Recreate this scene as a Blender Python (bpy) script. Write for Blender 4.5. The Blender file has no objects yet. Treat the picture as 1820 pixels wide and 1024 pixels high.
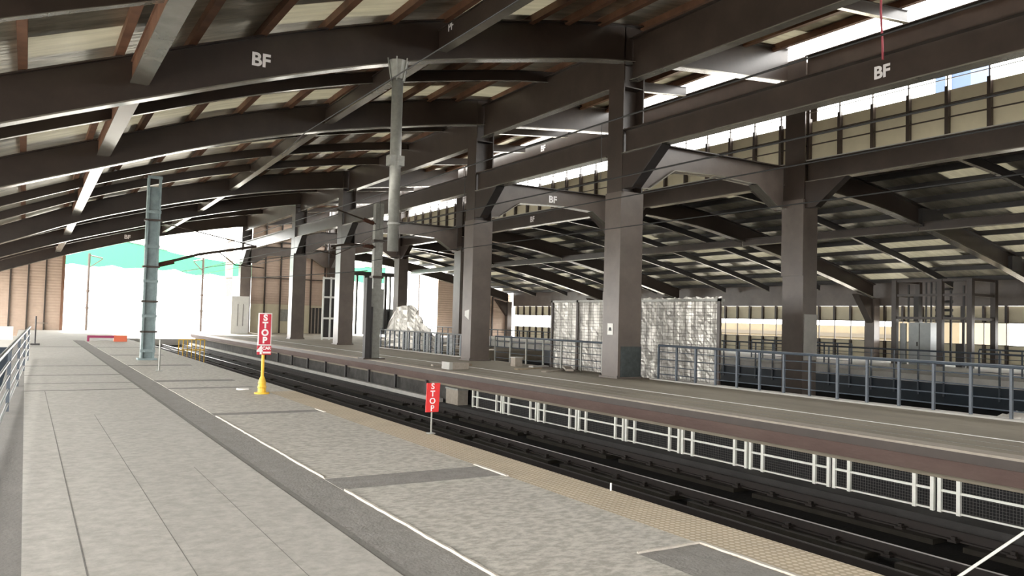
import bpy, math, random
from mathutils import Vector, Matrix
random.seed(7)
scene = bpy.context.scene
COL = scene.collection

# ------------------------------------------------------------------ camera
W, H = 1820, 1024
F = 1415.0
dy = Vector((45 - 910, -(545 - 512), -F)).normalized()
dx = Vector((3230 - 910, -(631 - 512), -F))
dx = (dx - dy * dx.dot(dy)).normalized()
dz = dx.cross(dy)
cam_data = bpy.data.cameras.new('camera')
cam_data.sensor_width = 36.0
cam_data.lens = 36.0 * F / W
cam_data.clip_end = 2000
cam_data.clip_start = 0.05
cam = bpy.data.objects.new('camera', cam_data)
COL.objects.link(cam)
cam.matrix_world = Matrix(((dx.x, dx.y, dx.z, 0), (dy.x, dy.y, dy.z, 0), (dz.x, dz.y, dz.z, 1.65), (0, 0, 0, 1)))
scene.camera = cam

# ------------------------------------------------------------------ sky, exposure
world = bpy.data.worlds.new('overcast_sky')
scene.world = world
world.use_nodes = True
wn = world.node_tree
bg = wn.nodes['Background']
bg.inputs['Color'].default_value = (1.0, 0.985, 0.95, 1)
bg.inputs['Strength'].default_value = 3.2
scene.view_settings.view_transform = 'Standard'
scene.view_settings.look = 'None'
scene.view_settings.exposure = 1.85
scene.view_settings.gamma = 1
scene.view_settings.use_curve_mapping = False
sun_data = bpy.data.lights.new('sun', 'SUN')
sun_data.energy = 5.0
sun_data.angle = math.radians(3)
sun_data.color = (1.0, 0.96, 0.9)
sun = bpy.data.objects.new('sun', sun_data)
COL.objects.link(sun)
sun.rotation_euler = Vector((-0.03, -0.72, -0.68)).to_track_quat('-Z', 'Y').to_euler()
scene.cycles.max_bounces = 8
scene.cycles.diffuse_bounces = 5
scene.cycles.glossy_bounces = 4
scene.cycles.use_denoising = True
scene.cycles.sample_clamp_indirect = 8

# ------------------------------------------------------------------ materials
def mat(name, color, rough=0.6, metal=0.0, noise=0.0, scale=4.0, bump=0.0, bscale=20.0, col2=None, stretch=(1, 1, 1), spec=0.5, detail=6, ramp=(0.3, 0.7)):
    m = bpy.data.materials.new(name)
    m.use_nodes = True
    nt = m.node_tree
    b = nt.nodes['Principled BSDF']
    b.inputs['Base Color'].default_value = (*color, 1)
    b.inputs['Roughness'].default_value = rough
    b.inputs['Metallic'].default_value = metal
    b.inputs['Specular IOR Level'].default_value = spec
    tc = nt.nodes.new('ShaderNodeTexCoord')
    mp = nt.nodes.new('ShaderNodeMapping')
    mp.inputs['Scale'].default_value = stretch
    nt.links.new(tc.outputs['Object'], mp.inputs['Vector'])
    if noise > 0 or col2:
        n = nt.nodes.new('ShaderNodeTexNoise')
        n.inputs['Scale'].default_value = scale
        n.inputs['Detail'].default_value = detail
        n.inputs['Roughness'].default_value = 0.65
        nt.links.new(mp.outputs['Vector'], n.inputs['Vector'])
        r = nt.nodes.new('ShaderNodeValToRGB')
        r.color_ramp.elements[0].position = ramp[0]
        r.color_ramp.elements[1].position = ramp[1]
        c2 = col2 or tuple(min(1, c * (1 + noise)) for c in color)
        c1 = color if col2 else tuple(c * (1 - noise) for c in color)
        r.color_ramp.elements[0].color = (*c1, 1)
        r.color_ramp.elements[1].color = (*c2, 1)
        nt.links.new(n.outputs['Fac'], r.inputs['Fac'])
        nt.links.new(r.outputs['Color'], b.inputs['Base Color'])
    if bump > 0:
        n2 = nt.nodes.new('ShaderNodeTexNoise')
        n2.inputs['Scale'].default_value = bscale
        n2.inputs['Detail'].default_value = 5
        nt.links.new(mp.outputs['Vector'], n2.inputs['Vector'])
        bp = nt.nodes.new('ShaderNodeBump')
        bp.inputs['Strength'].default_value = bump
        bp.inputs['Distance'].default_value = 0.03
        nt.links.new(n2.outputs['Fac'], bp.inputs['Height'])
        nt.links.new(bp.outputs['Normal'], b.inputs['Normal'])
    return m

M = {}
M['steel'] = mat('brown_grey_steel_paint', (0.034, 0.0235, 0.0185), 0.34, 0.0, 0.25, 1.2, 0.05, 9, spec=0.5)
M['flange'] = mat('steel_flange_lit_tone', (0.30, 0.28, 0.24), 0.22, 0.5, 0.2, 1.5, spec=0.8)  # lighter than the webs; light caught by undersides put into the colour
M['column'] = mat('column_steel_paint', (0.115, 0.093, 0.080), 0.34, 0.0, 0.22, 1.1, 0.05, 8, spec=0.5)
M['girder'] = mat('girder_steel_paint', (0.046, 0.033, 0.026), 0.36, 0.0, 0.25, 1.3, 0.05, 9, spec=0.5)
M['primer'] = mat('red_brown_purlin_primer', (0.16, 0.078, 0.045), 0.6, 0.0, 0.35, 1.5)
M['dark'] = mat('dark_steel', (0.035, 0.032, 0.032), 0.5, 0, 0.2, 3)
M['foil'] = mat('silver_foil_insulation', (0.20, 0.185, 0.14), 0.30, 0.6, 0, 1.3, 0.7, 3.0, col2=(0.66, 0.62, 0.50), stretch=(0.35, 2.0, 1), detail=8)  # colour streaks stand in for specular streaks on the foil
M['concrete'] = mat('platform_concrete', (0.35, 0.335, 0.30), 0.72, 0, 0, 11, 0.05, 50, col2=(0.47, 0.45, 0.41), stretch=(1, 1, 1), detail=12, ramp=(.36, .64))
M['tile'] = mat('pale_platform_screed', (0.34, 0.32, 0.28), 0.7, 0, 0, 14, 0.12, 40, col2=(0.54, 0.515, 0.46), stretch=(0.8, 1.3, 1), detail=12, ramp=(.40, .60))
M['channel'] = mat('rough_grey_mortar', (0.19, 0.18, 0.165), 0.9, 0, 0, 9, 0.3, 40, col2=(0.27, 0.255, 0.235), detail=10)
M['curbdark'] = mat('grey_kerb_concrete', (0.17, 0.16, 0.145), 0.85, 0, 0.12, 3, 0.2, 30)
M['plaster'] = mat('white_plaster_edge', (0.52, 0.48, 0.42), 0.8, 0, 0.12, 12, 0.5, 30)
M['farfloor'] = mat('dusty_brown_concrete', (0.16, 0.135, 0.098), 0.8, 0, 0, 0.8, 0.2, 20, col2=(0.26, 0.225, 0.17), stretch=(1, .35, 1), detail=8)
M['redbeam'] = mat('rusty_edge_beam', (0.065, 0.034, 0.028), 0.75, 0, 0, 1.6, 0.3, 14, col2=(0.10, 0.065, 0.052), stretch=(1, .4, 1))
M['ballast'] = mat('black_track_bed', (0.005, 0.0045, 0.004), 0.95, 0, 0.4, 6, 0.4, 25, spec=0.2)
M['plinth'] = mat('dark_track_plinth', (0.020, 0.017, 0.013), 0.9, 0, 0.3, 4, 0.2, 20, spec=0.25)
M['rust'] = mat('rusty_rail_side', (0.014, 0.009, 0.007), 0.75, 0.0, 0.3, 8)
M['railtop'] = mat('polished_rail_head', (0.55, 0.54, 0.52), 0.3, 1.0)
M['trackcurb'] = mat('dark_grey_track_kerb', (0.028, 0.026, 0.025), 0.85, 0, 0.25, 3, 0.2, 25)
M['white'] = mat('white_paint', (0.78, 0.78, 0.74), 0.5, 0, 0.05, 6)
M['whitepost'] = mat('cream_fence_paint', (0.72, 0.72, 0.66), 0.5, 0, 0.08, 6)
M['mesh'] = mat('dark_wire', (0.10, 0.095, 0.09), 0.6, 0.4)
M['railing'] = mat('blue_grey_railing_paint', (0.065, 0.08, 0.10), 0.4, 0.0, 0.12, 5)
M['handrail'] = mat('galvanised_handrail', (0.22, 0.23, 0.235), 0.38, 0.3, 0.15, 6)
M['mast'] = mat('galvanised_mast', (0.23, 0.29, 0.295), 0.5, 0.1, 0.2, 5)
M['gpipe'] = mat('grey_galvanised_tube', (0.28, 0.28, 0.255), 0.4, 0.3, 0.2, 6)
M['tan'] = mat('tan_ribbed_sheet', (0.50, 0.38, 0.30), 0.6, 0, 0.08, 2)
M['beige'] = mat('beige_cladding_sheet', (0.56, 0.51, 0.37), 0.65, 0, 0.06, 2)
M['blue'] = mat('blue_painted_fascia', (0.012, 0.022, 0.034), 0.5, 0, 0.2, 2)
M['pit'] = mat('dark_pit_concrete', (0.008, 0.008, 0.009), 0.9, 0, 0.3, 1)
M['slab'] = mat('light_concrete_slab', (0.42, 0.41, 0.38), 0.8, 0, 0.12, 2)
M['red'] = mat('red_sign_paint', (0.72, 0.035, 0.035), 0.45)
M['crimson'] = mat('crimson_sign_paint', (0.55, 0.03, 0.055), 0.45)
M['signwhite'] = mat('white_sign_lettering', (0.85, 0.82, 0.82), 0.5)
M['yellow'] = mat('yellow_paint', (0.80, 0.48, 0.04), 0.45, 0, 0.1, 10)
M['outside'] = mat('outdoor_beige_render', (0.15, 0.12, 0.075), 0.8, 0, 0.1, 1)
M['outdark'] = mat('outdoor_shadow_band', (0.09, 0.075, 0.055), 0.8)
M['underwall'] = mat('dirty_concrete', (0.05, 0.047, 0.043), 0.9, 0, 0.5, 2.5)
M['tarp'] = mat('crumpled_silver_foil', (0.50, 0.48, 0.44), 0.40, 0.6, 0.4, 1.6, 0.7, 7.0, stretch=(1, 2.2, .8), detail=8)
M['cabinet'] = mat('grey_cabinet_steel', (0.24, 0.255, 0.255), 0.35, 0.3, 0.1, 4)
M['wire'] = mat('black_cable', (0.02, 0.02, 0.02), 0.5)
M['insul'] = mat('brown_insulator', (0.07, 0.03, 0.02), 0.25)
M['wrap'] = mat('dark_teal_wrap', (0.045, 0.055, 0.055), 0.6, 0, 0.35, 5, 0.6, 9)
M['pink'] = mat('pink_strap', (0.50, 0.10, 0.13), 0.7)
M['glassb'] = mat('blue_glass_facade', (0.03, 0.055, 0.12), 0.6, 0, 0.1, 0.3)
M['block'] = mat('pale_block', (0.32, 0.28, 0.235), 0.9, 0, 0.15, 8)
M['wood'] = mat('weathered_plank', (0.33, 0.26, 0.18), 0.8, 0, 0.2, 9)
M['paper'] = mat('white_paper', (0.75, 0.74, 0.70), 0.7)
M['print'] = mat('dark_print', (0.05, 0.05, 0.05), 0.7)
M['orange'] = mat('orange_plastic', (0.7, 0.16, 0.08), 0.5)
M['purple'] = mat('purple_red_plastic', (0.30, 0.03, 0.10), 0.5)

def skylight_glint():  # main roof skylights, and reflected window light on the lower roof
    m = mat('milky_skylight_glint_sheet', (0.62, 0.60, 0.52), 0.4, 0, 0.35, 1.5, 0.3, 3.0, stretch=(.25, 3, 1))
    nt = m.node_tree
    b = nt.nodes['Principled BSDF']
    t = nt.nodes.new('ShaderNodeBsdfTranslucent')
    t.inputs['Color'].default_value = (0.36, 0.345, 0.29, 1)
    x = nt.nodes.new('ShaderNodeMixShader')
    x.inputs[0].default_value = 0.35
    nt.links.new(b.outputs[0], x.inputs[1]); nt.links.new(t.outputs[0], x.inputs[2])
    nt.links.new(x.outputs[0], nt.nodes['Material Output'].inputs['Surface'])
    return m
M['skylight_glint'] = skylight_glint()

# tactile strip: beige with raised round studs
def tactile():
    m = mat('beige_tactile_tiles', (0.60, 0.52, 0.40), 0.7, 0, 0.10, 2.0)
    nt = m.node_tree
    b = nt.nodes['Principled BSDF']
    src = b.inputs['Base Color'].links[0].from_socket
    tc = nt.nodes.new('ShaderNodeTexCoord')
    mp = nt.nodes.new('ShaderNodeMapping')
    mp.inputs['Scale'].default_value = (17, 17, 0.001)
    nt.links.new(tc.outputs['Object'], mp.inputs['Vector'])
    v = nt.nodes.new('ShaderNodeTexVoronoi')
    v.inputs['Scale'].default_value = 1.0
    v.inputs['Randomness'].default_value = 0.0
    nt.links.new(mp.outputs['Vector'], v.inputs['Vector'])
    r = nt.nodes.new('ShaderNodeValToRGB')
    r.color_ramp.elements[0].position = 0.27
    r.color_ramp.elements[0].color = (1, 1, 1, 1)
    r.color_ramp.elements[1].position = 0.4
    r.color_ramp.elements[1].color = (0.66, 0.62, 0.55, 1)
    nt.links.new(v.outputs['Distance'], r.inputs['Fac'])
    mx = nt.nodes.new('ShaderNodeMix')
    mx.data_type = 'RGBA'
    mx.blend_type = 'MULTIPLY'
    mx.inputs['Factor'].default_value = 1
    nt.links.new(src, mx.inputs[6])
    nt.links.new(r.outputs['Color'], mx.inputs[7])
    nt.links.new(mx.outputs[2], b.inputs['Base Color'])
    return m
M['tactile'] = tactile()

# ribbed sheet with horizontal ribs
def ribbed(name, base, sc, amount=0.5):
    nt = M[base].copy().node_tree if False else None
    m = M[base].copy()
    m.name = name
    nt = m.node_tree
    b = nt.nodes['Principled BSDF']
    tc = nt.nodes.new('ShaderNodeTexCoord')
    w = nt.nodes.new('ShaderNodeTexWave')
    w.bands_direction = 'Z'
    w.inputs['Scale'].default_value = sc
    nt.links.new(tc.outputs['Object'], w.inputs['Vector'])
    bp = nt.nodes.new('ShaderNodeBump')
    bp.inputs['Strength'].default_value = amount
    bp.inputs['Distance'].default_value = 0.05
    nt.links.new(w.outputs['Fac'], bp.inputs['Height'])
    nt.links.new(bp.outputs['Normal'], b.inputs['Normal'])
    return m
M['tanrib'] = ribbed('tan_ribbed_wall', 'tan', 1.5, 0.35)

def net_material():
    m = bpy.data.materials.new('green_safety_net')
    m.use_nodes = True
    nt = m.node_tree
    nt.nodes.remove(nt.nodes['Principled BSDF'])
    out = nt.nodes['Material Output']
    d = nt.nodes.new('ShaderNodeBsdfDiffuse')
    d.inputs['Color'].default_value = (0.05, 0.26, 0.14, 1)
    t = nt.nodes.new('ShaderNodeBsdfTranslucent')
    t.inputs['Color'].default_value = (0.07, 0.33, 0.18, 1)
    tr = nt.nodes.new('ShaderNodeBsdfTransparent')
    a = nt.nodes.new('ShaderNodeMixShader')
    a.inputs[0].default_value = 0.6
    nt.links.new(d.outputs[0], a.inputs[1])
    nt.links.new(t.outputs[0], a.inputs[2])
    c = nt.nodes.new('ShaderNodeMixShader')
    c.inputs[0].default_value = 0.12
    nt.links.new(a.outputs[0], c.inputs[1])
    nt.links.new(tr.outputs[0], c.inputs[2])
    nt.links.new(c.outputs[0], out.inputs['Surface'])
    return m
M['net'] = net_material()

# ------------------------------------------------------------------ mesh builder
class MB:
    def __init__(s):
        s.v = []
        s.f = []
    def hexa(s, p):
        n = len(s.v)
        s.v += [tuple(q) for q in p]
        for f in ((0, 3, 2, 1), (4, 5, 6, 7), (0, 1, 5, 4), (1, 2, 6, 5), (2, 3, 7, 6), (3, 0, 4, 7)):
            s.f.append(tuple(n + i for i in f))
        return s
    def box(s, x0, x1, y0, y1, z0, z1):
        return s.hexa([(x0, y0, z0), (x1, y0, z0), (x1, y1, z0), (x0, y1, z0), (x0, y0, z1), (x1, y0, z1), (x1, y1, z1), (x0, y1, z1)])
    def bar(s, a, b, w, h, up=(0, 0, 1)):
        a = Vector(a); b = Vector(b)
        d = (b - a).normalized()
        u = Vector(up)
        if abs(d.dot(u)) > 0.98:
            u = Vector((0, 1, 0))
        r = d.cross(u).normalized()
        u = r.cross(d)
        r = r * w / 2
        u = u * h / 2
        return s.hexa([a - r - u, a + r - u, b + r - u, b - r - u, a - r + u, a + r + u, b + r + u, b - r + u])
    def tube(s, pts, r, n=8, caps=True):
        pts = [Vector(p) for p in pts]
        rr = r if isinstance(r, (list, tuple)) else [r] * len(pts)
        base = len(s.v)
        for i, p in enumerate(pts):
            d = (pts[min(i + 1, len(pts) - 1)] - pts[max(i - 1, 0)]).normalized()
            u = Vector((0, 0, 1)) if abs(d.z) < 0.9 else Vector((0, 1, 0))
            a = d.cross(u).normalized()
            b = a.cross(d)
            for k in range(n):
                t = 2 * math.pi * k / n
                s.v.append(tuple(p + (a * math.cos(t) + b * math.sin(t)) * rr[i]))
        for i in range(len(pts) - 1):
            for k in range(n):
                s.f.append((base + i * n + k, base + i * n + (k + 1) % n, base + (i + 1) * n + (k + 1) % n, base + (i + 1) * n + k))
        if caps:
            s.f.append(tuple(base + k for k in range(n))[::-1])
            s.f.append(tuple(base + (len(pts) - 1) * n + k for k in range(n)))
        return s
    def prism(s, poly, axis, a0, a1):
        """polygon (2-tuples in the other two axes) extruded along axis"""
        n = len(s.v)
        k = len(poly)
        for a in (a0, a1):
            for p, q in poly:
                s.v.append({'x': (a, p, q), 'y': (p, a, q), 'z': (p, q, a)}[axis])
        s.f.append(tuple(n + i for i in range(k)))
        s.f.append(tuple(n + k + i for i in range(k))[::-1])
        for i in range(k):
            j = (i + 1) % k
            s.f.append((n + i, n + k + i, n + k + j, n + j))
        return s
    def strip(s, lo, hi, axis, a0, a1):
        """a band between polylines lo and hi (2-tuples), with thickness a0..a1 along axis"""
        for i in range(len(lo) - 1):
            s.prism([lo[i], lo[i + 1], hi[i + 1], hi[i]], axis, a0, a1)
        return s
    def build(s, name, m, parent=None, smooth=False):
        me = bpy.data.meshes.new(name)
        org = Vector((0, 0, 0))
        if parent is None and s.v:
            xs = [v[0] for v in s.v]; ys = [v[1] for v in s.v]; zs = [v[2] for v in s.v]
            org = Vector(((min(xs) + max(xs)) / 2, (min(ys) + max(ys)) / 2, min(zs)))
        elif parent is not None:
            p = parent
            while p:
                org += p.location
                p = p.parent
        me.from_pydata([tuple(Vector(v) - org) for v in s.v], [], s.f)
        me.update()
        import bmesh
        bm = bmesh.new()
        bm.from_mesh(me)
        bmesh.ops.recalc_face_normals(bm, faces=bm.faces)
        bm.to_mesh(me)
        bm.free()
        if smooth:
            for p in me.polygons:
                p.use_smooth = True
        me.materials.append(M[m])
        o = bpy.data.objects.new(name, me)
        COL.objects.link(o)
        if parent is None:
            o.location = org
        else:
            o.parent = parent
        return o

def tag(o, label=None, cat=None, group=None, kind=None):
    if label: o['label'] = label
    if cat: o['category'] = cat
    if group: o['group'] = group
    if kind: o['kind'] = kind
    return o
def thing(name, loc, label, cat, group=None, kind=None):
    o = bpy.data.objects.new(name, None)
    COL.objects.link(o)
    o.empty_display_size = 0.2
    o.location = loc
    return tag(o, label, cat, group, kind)
def struct(o, label=None, cat=None):
    return tag(o, label, cat, None, 'structure')
ORD = ['first', 'second', 'third', 'fourth', 'fifth', 'sixth', 'seventh', 'eighth', 'ninth', 'tenth']
def copy_tree(o, parent=None):
    c = o.copy()
    COL.objects.link(c)
    if parent: c.parent = parent
    for ch in list(o.children):
        copy_tree(ch, c)
    return c

def web_of(t):
    return [c for c in t.children if c.name.startswith('web')][0]
def text(body, size, loc, facing, m, parent, name='painted_letters', thick=0.004, bold=0.0, align='CENTER'):
    """lettering laid on a vertical face; facing '-y' or '-x'"""
    cu = bpy.data.curves.new(name, 'FONT')
    cu.body = body
    cu.size = size
    cu.extrude = thick
    cu.offset = bold
    cu.align_x = align
    cu.align_y = 'CENTER'
    cu.space_line = 0.8
    tmp = bpy.data.objects.new('t', cu)
    COL.objects.link(tmp)
    bpy.context.view_layer.update()
    dg = bpy.context.evaluated_depsgraph_get()
    me = bpy.data.meshes.new_from_object(tmp.evaluated_get(dg))
    bpy.data.objects.remove(tmp)
    if facing == '-y':
        R = Matrix(((1, 0, 0), (0, 0, -1), (0, 1, 0)))
    else:
        R = Matrix(((0, 0, -1), (-1, 0, 0), (0, 1, 0)))
    org = Vector((0, 0, 0))
    p = parent
    while p:
        org += p.location
        p = p.parent
    for v in me.vertices:
        v.co = R @ v.co + Vector(loc) - org
    me.materials.clear()
    me.materials.append(M[m])
    o = bpy.data.objects.new(name, me)
    COL.objects.link(o)
    o.parent = parent
    return o

def lerp(xs, ys, x):
    if x <= xs[0]: return ys[0]
    for i in range(len(xs) - 1):
        if x <= xs[i + 1]:
            t = (x - xs[i]) / (xs[i + 1] - xs[i])
            return ys[i] * (1 - t) + ys[i + 1] * t
    return ys[-1]

# ------------------------------------------------------------------ structure: ground, platforms, track pit
DECK0, DECK1 = -36.0, 67.0  # decks and roof lengthened unseen behind the camera to cut light
struct(MB().box(-120, 160, -80, 300, -6.4, -6.0).build('ground', 'slab'))
struct(MB().box(-14, 45, 68.0, 130, -1.1, -0.6).build('ground_beyond_station', 'slab'))

# near platform: main slab, kerb strip, mortar channel, screed bays, tactile edge
fl = struct(MB().box(0.05, 2.13, DECK0, 47.0, -0.5, 0).box(2.13, 5.0, DECK0, 47.0, -0.5, -0.045).build('floor_near_platform', 'concrete'))
struct(MB().box(-0.35, 0.05, DECK0, 47.0, -0.5, 0.0).build('trim_platform_kerb', 'curbdark'))
struct(MB().box(-0.35, 5.0, 47.0, 67.5, -0.9, -0.02).build('floor_platform_end', 'slab'))
struct(MB().box(2.13, 2.65, DECK0, 46, -0.05, -0.008).build('floor_channel', 'channel'))
bays = [(DECK0, 3.3), (4.45, 7.30), (7.86, 13.30), (13.62, 18.05), (18.35, 19.9), (20.4, 25.7), (26.2, 31.5), (32.1, 38.0), (38.5, 46.0)]
mb = MB()
for a, b in bays:
    mb.box(2.65, 4.42, a, b, -0.05, 0.0)
mb.box(2.65, 3.82, 3.3, 4.45, -0.05, 0.0)
struct(mb.build('floor_screed_bays', 'tile'))
mb = MB()
for i in range(len(bays) - 1):
    g0, g1 = bays[i][1], bays[i + 1][0]
    if i == 0:
        pass
    else:
        mb.box(2.64, 4.42, g0, g1, -0.05, -0.002)
mb.box(3.82, 4.42, 1.5, 4.45, -0.02, -0.002)
struct(mb.build('floor_cross_channels', 'channel'))
struct(MB().box(2.13, 2.20, DECK0, 46, -0.05, -0.006).build('trim_channel_shade_strip', 'curbdark'))  # dark strip standing in for the shade below the slab edge
# shallow joints and cross grooves in the main slab
mb = MB()
for x, w in ((0.40, .005), (0.99, .003), (1.60, .0022)):
    mb.box(x - w, x + w, DECK0, 18.2 if x < 0.5 else (14 if x < 1 else 9), -0.01, 0.0012)
for y, t in ((18.2, .12), (22.3, .16), (19.9, .10), (25.8, .22), (38.2, .35)):
    mb.box(-0.05, 2.13, y, y + t, -0.01, 0.002)
struct(mb.build('trim_slab_joints', 'curbdark'))
# irregular white plaster edges of the bays
def ragged(x0, x1, y0, y1, z):
    m_ = MB()
    n = max(3, int((y1 - y0) / 0.12)) if (y1 - y0) > (x1 - x0) else max(3, int((x1 - x0) / 0.12))
    if (y1 - y0) > (x1 - x0):
        lo = [(x0 + random.uniform(-.006, .006), y0 + (y1 - y0) * i / n) for i in range(n + 1)]
        hi = [(x1 + random.uniform(-.006, .006), y0 + (y1 - y0) * i / n) for i in range(n + 1)]
    else:
        lo = [(x0 + (x1 - x0) * i / n, y0 + random.uniform(-.006, .006)) for i in range(n + 1)]
        hi = [(x0 + (x1 - x0) * i / n, y1 + random.uniform(-.006, .006)) for i in range(n + 1)]
    return m_.strip(lo, hi, 'z', -0.04, z)
for (x0, x1, y0, y1) in ((2.645, 2.667, -3, 7.28), (2.645, 2.662, 7.9, 13.2), (4.40, 4.43, 7.22, 7.95), (4.42, 4.455, 0.5, 4.45), (3.82, 4.44, 4.43, 4.45), (4.39, 4.42, 13.2, 13.7)):
    struct(ragged(x0, x1, y0, y1, 0.012).build('trim_bay_edge', 'plaster'))
struct(MB().box(4.42, 5.0, DECK0, 17.0, -0.05, 0.0).build('trim_tactile_strip', 'tactile'))
struct(MB().box(4.42, 5.0, 17.0, 47, -0.05, 0.0).build('trim_platform_edge', 'tile'))
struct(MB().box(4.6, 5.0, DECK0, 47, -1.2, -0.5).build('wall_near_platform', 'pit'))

# track pit
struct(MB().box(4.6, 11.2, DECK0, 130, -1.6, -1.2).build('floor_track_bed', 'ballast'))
struct(MB().box(11.2, 11.82, DECK0, 66, -1.6, -1.0).build('trim_track_kerb', 'trackcurb'))
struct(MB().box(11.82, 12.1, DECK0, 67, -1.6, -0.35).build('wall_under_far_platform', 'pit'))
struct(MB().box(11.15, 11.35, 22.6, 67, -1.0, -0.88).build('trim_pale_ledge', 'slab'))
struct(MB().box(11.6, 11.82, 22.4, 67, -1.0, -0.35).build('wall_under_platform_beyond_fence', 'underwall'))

# far platform
struct(MB().box(11.55, 16.15, DECK0, 68.4, -0.5, 0).box(16.15, 24, 36, 68.4, -0.5, 0).build('floor_far_platform', 'farfloor'))
struct(MB().box(11.18, 11.55, DECK0, 67, -0.03, 0.004).build('trim_far_platform_nosing', 'block'))
struct(MB().box(11.21, 11.5, DECK0, 67, -0.38, -0.17).build('trim_rusty_edge_beam', 'redbeam'))
struct(MB().box(11.23, 11.5, DECK0, 67, -0.17, -0.03).build('trim_brown_edge_beam', 'girder'))
struct(MB().box(12.97, 13.03, DECK0, 67, -0.01, 0.004).build('trim_white_line', 'white'))
struct(MB().box(11.9, 11.93, DECK0, 67, -0.01, 0.003).box(12.42, 12.45, DECK0, 67, -0.01, 0.003).build('trim_far_platform_joints', 'curbdark'))
struct(MB().box(15.82, 16.15, DECK0, 18.0, 0.0, 0.035).box(15.82, 16.15, 28.5, 41.5, 0, 0.035).build('trim_pit_kerb', 'slab'))
struct(MB().box(16.15, 16.4, DECK0, 36, -4, -0.5).build('wall_pit_near', 'pit'))
struct(MB().box(16.15, 30, DECK0, 67, -4.3, -4.0).build('floor_pit', 'pit'))
# third platform beyond the pit
struct(MB().box(29.0, 41.3, DECK0, 67, -0.28, 0.0).build('floor_third_platform', 'slab'))
struct(MB().box(29.0, 29.3, DECK0, 67, -1.05, -0.28).build('wall_blue_fascia', 'blue'))
struct(MB().box(29.3, 29.6, DECK0, 67, -4, -1.05).build('wall_pit_far', 'pit'))
struct(MB().box(16.15, 30, 66.5, 67, -4, -0.5).build('wall_pit_end', 'pit'))

# void left of the near platform
struct(MB().box(-6.5, -6.2, DECK0, 60, -4, -0.1).build('wall_left_void', 'blue'))
struct(MB().box(-6.5, -0.35, DECK0, 60, -4.2, -4.0).build('floor_left_void', 'pit'))
struct(MB().box(-0.35, -0.3, DECK0, 47, -4, -0.5).build('wall_left_platform_side', 'pit'))
struct(MB().box(-9, -0.36, 46.0, 67.5, -0.9, -0.5).build('floor_left_end', 'slab'))
struct(MB().box(-9, -0.36, 45.7, 46.0, -4, -0.35).build('wall_left_void_end', 'blue'))

# ------------------------------------------------------------------ roof geometry
KX = [-5, -1, 2, 5, 8, 11, 14.9, 22.3]
STN = [
    (-6.0, [3.4, 5.0, 6.1, 7.15, 8.05, 8.7, 9.4, 10.1], 1.0),
    (3.9, [3.4, 5.0, 6.1, 7.15, 8.05, 8.7, 9.4, 10.1], 1.0),
    (18.4, [3.4, 5.0, 6.1, 7.15, 8.05, 8.7, 9.4, 10.1], 1.0),
    (27.5, [3.4, 4.98, 6.05, 7.1, 7.95, 8.6, 9.28, 10.0], 0.92),
    (43.0, [2.9, 4.5, 5.74, 6.7, 7.5, 8.15, 8.75, 9.7], 0.85),
    (52.0, [2.8, 4.4, 5.48, 6.4, 7.28, 8.02, 8.8, 9.6], 0.82),
    (67.0, [2.8, 4.3, 5.38, 6.33, 7.2, 7.9, 8.65, 9.6], 0.88)]
SY = [s[0] for s in STN]
def zbL(x, y):
    vals = [s[1] for s in STN]
    if y <= SY[0]: p = vals[0]
    elif y >= SY[-1]: p = vals[-1]
    else:
        for i in range(len(SY) - 1):
            if y <= SY[i + 1]:
                t = (y - SY[i]) / (SY[i + 1] - SY[i])
                p = [a * (1 - t) + b * t for a, b in zip(vals[i], vals[i + 1])]
                break
    # smooth interpolation across x (catmull)
    xs = KX
    if x <= xs[0]: return p[0]
    if x >= xs[-1]: return p[-1]
    for i in range(len(xs) - 1):
        if x <= xs[i + 1]:
            h = xs[i + 1] - xs[i]
            t = (x - xs[i]) / h
            m0 = (p[i + 1] - p[max(i - 1, 0)]) / (xs[i + 1] - xs[max(i - 1, 0)]) * h
            m1 = (p[min(i + 2, len(p) - 1)] - p[i]) / (xs[min(i + 2, len(p) - 1)] - xs[i]) * h
            return (2*t**3-3*t**2+1)*p[i] + (t**3-2*t**2+t)*m0 + (-2*t**3+3*t**2)*p[i+1] + (t**3-t**2)*m1
def depthL(y):
    return lerp(SY, [s[2] for s in STN], y)
RX = [22.5, 24.6, 27.3, 30.2, 33.45, 36.0, 38.2, 40.7]
RZ = [6.58, 6.50, 6.24, 5.73, 5.06, 4.52, 3.98, 3.30]
def zbR(x):
    return lerp(RX, RZ, x)
XS = [-5 + 27.3 * i / 30 for i in range(31)]

# roof sheets
def sheet(name, xs, ys, zf, th, m, sky=None):
    v = []; f = []; mi = []
    nx, ny = len(xs), len(ys)
    for k in (0, th):
        for y in ys:
            for x in xs:
                v.append((x, y, zf(x, y) + k))
    o = nx * ny
    for j in range(ny - 1):
        for i in range(nx - 1):
            a = j * nx + i
            f.append((a, a + 1, a + nx + 1, a + nx))
            f.append((o + a, o + a + nx, o + a + nx + 1, o + a + 1))
            k_ = 1 if sky and sky((xs[i] + xs[i + 1]) / 2, (ys[j] + ys[j + 1]) / 2) else 0
            mi += [k_, k_]
    for j in range(ny - 1):
        a = j * nx; f.append((a, a + nx, o + a + nx, o + a))
        a = j * nx + nx - 1; f.append((a, o + a, o + a + nx, a + nx))
    for i in range(nx - 1):
        f.append((i, o + i, o + i + 1, i + 1))
        a = (ny - 1) * nx + i; f.append((a, a + 1, o + a + 1, o + a))
    b = MB(); b.v = v; b.f = f
    ob = b.build(name, m)
    if sky:
        ob.data.materials.append(M['skylight_glint'])
        for i, k_ in enumerate(mi):
            ob.data.polygons[i].material_index = k_
    return ob
YS = [-36, -8, 3.9, 11, 18.4, 23, 27.5, 34, 42, 47, 52, 60, 68]
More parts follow.
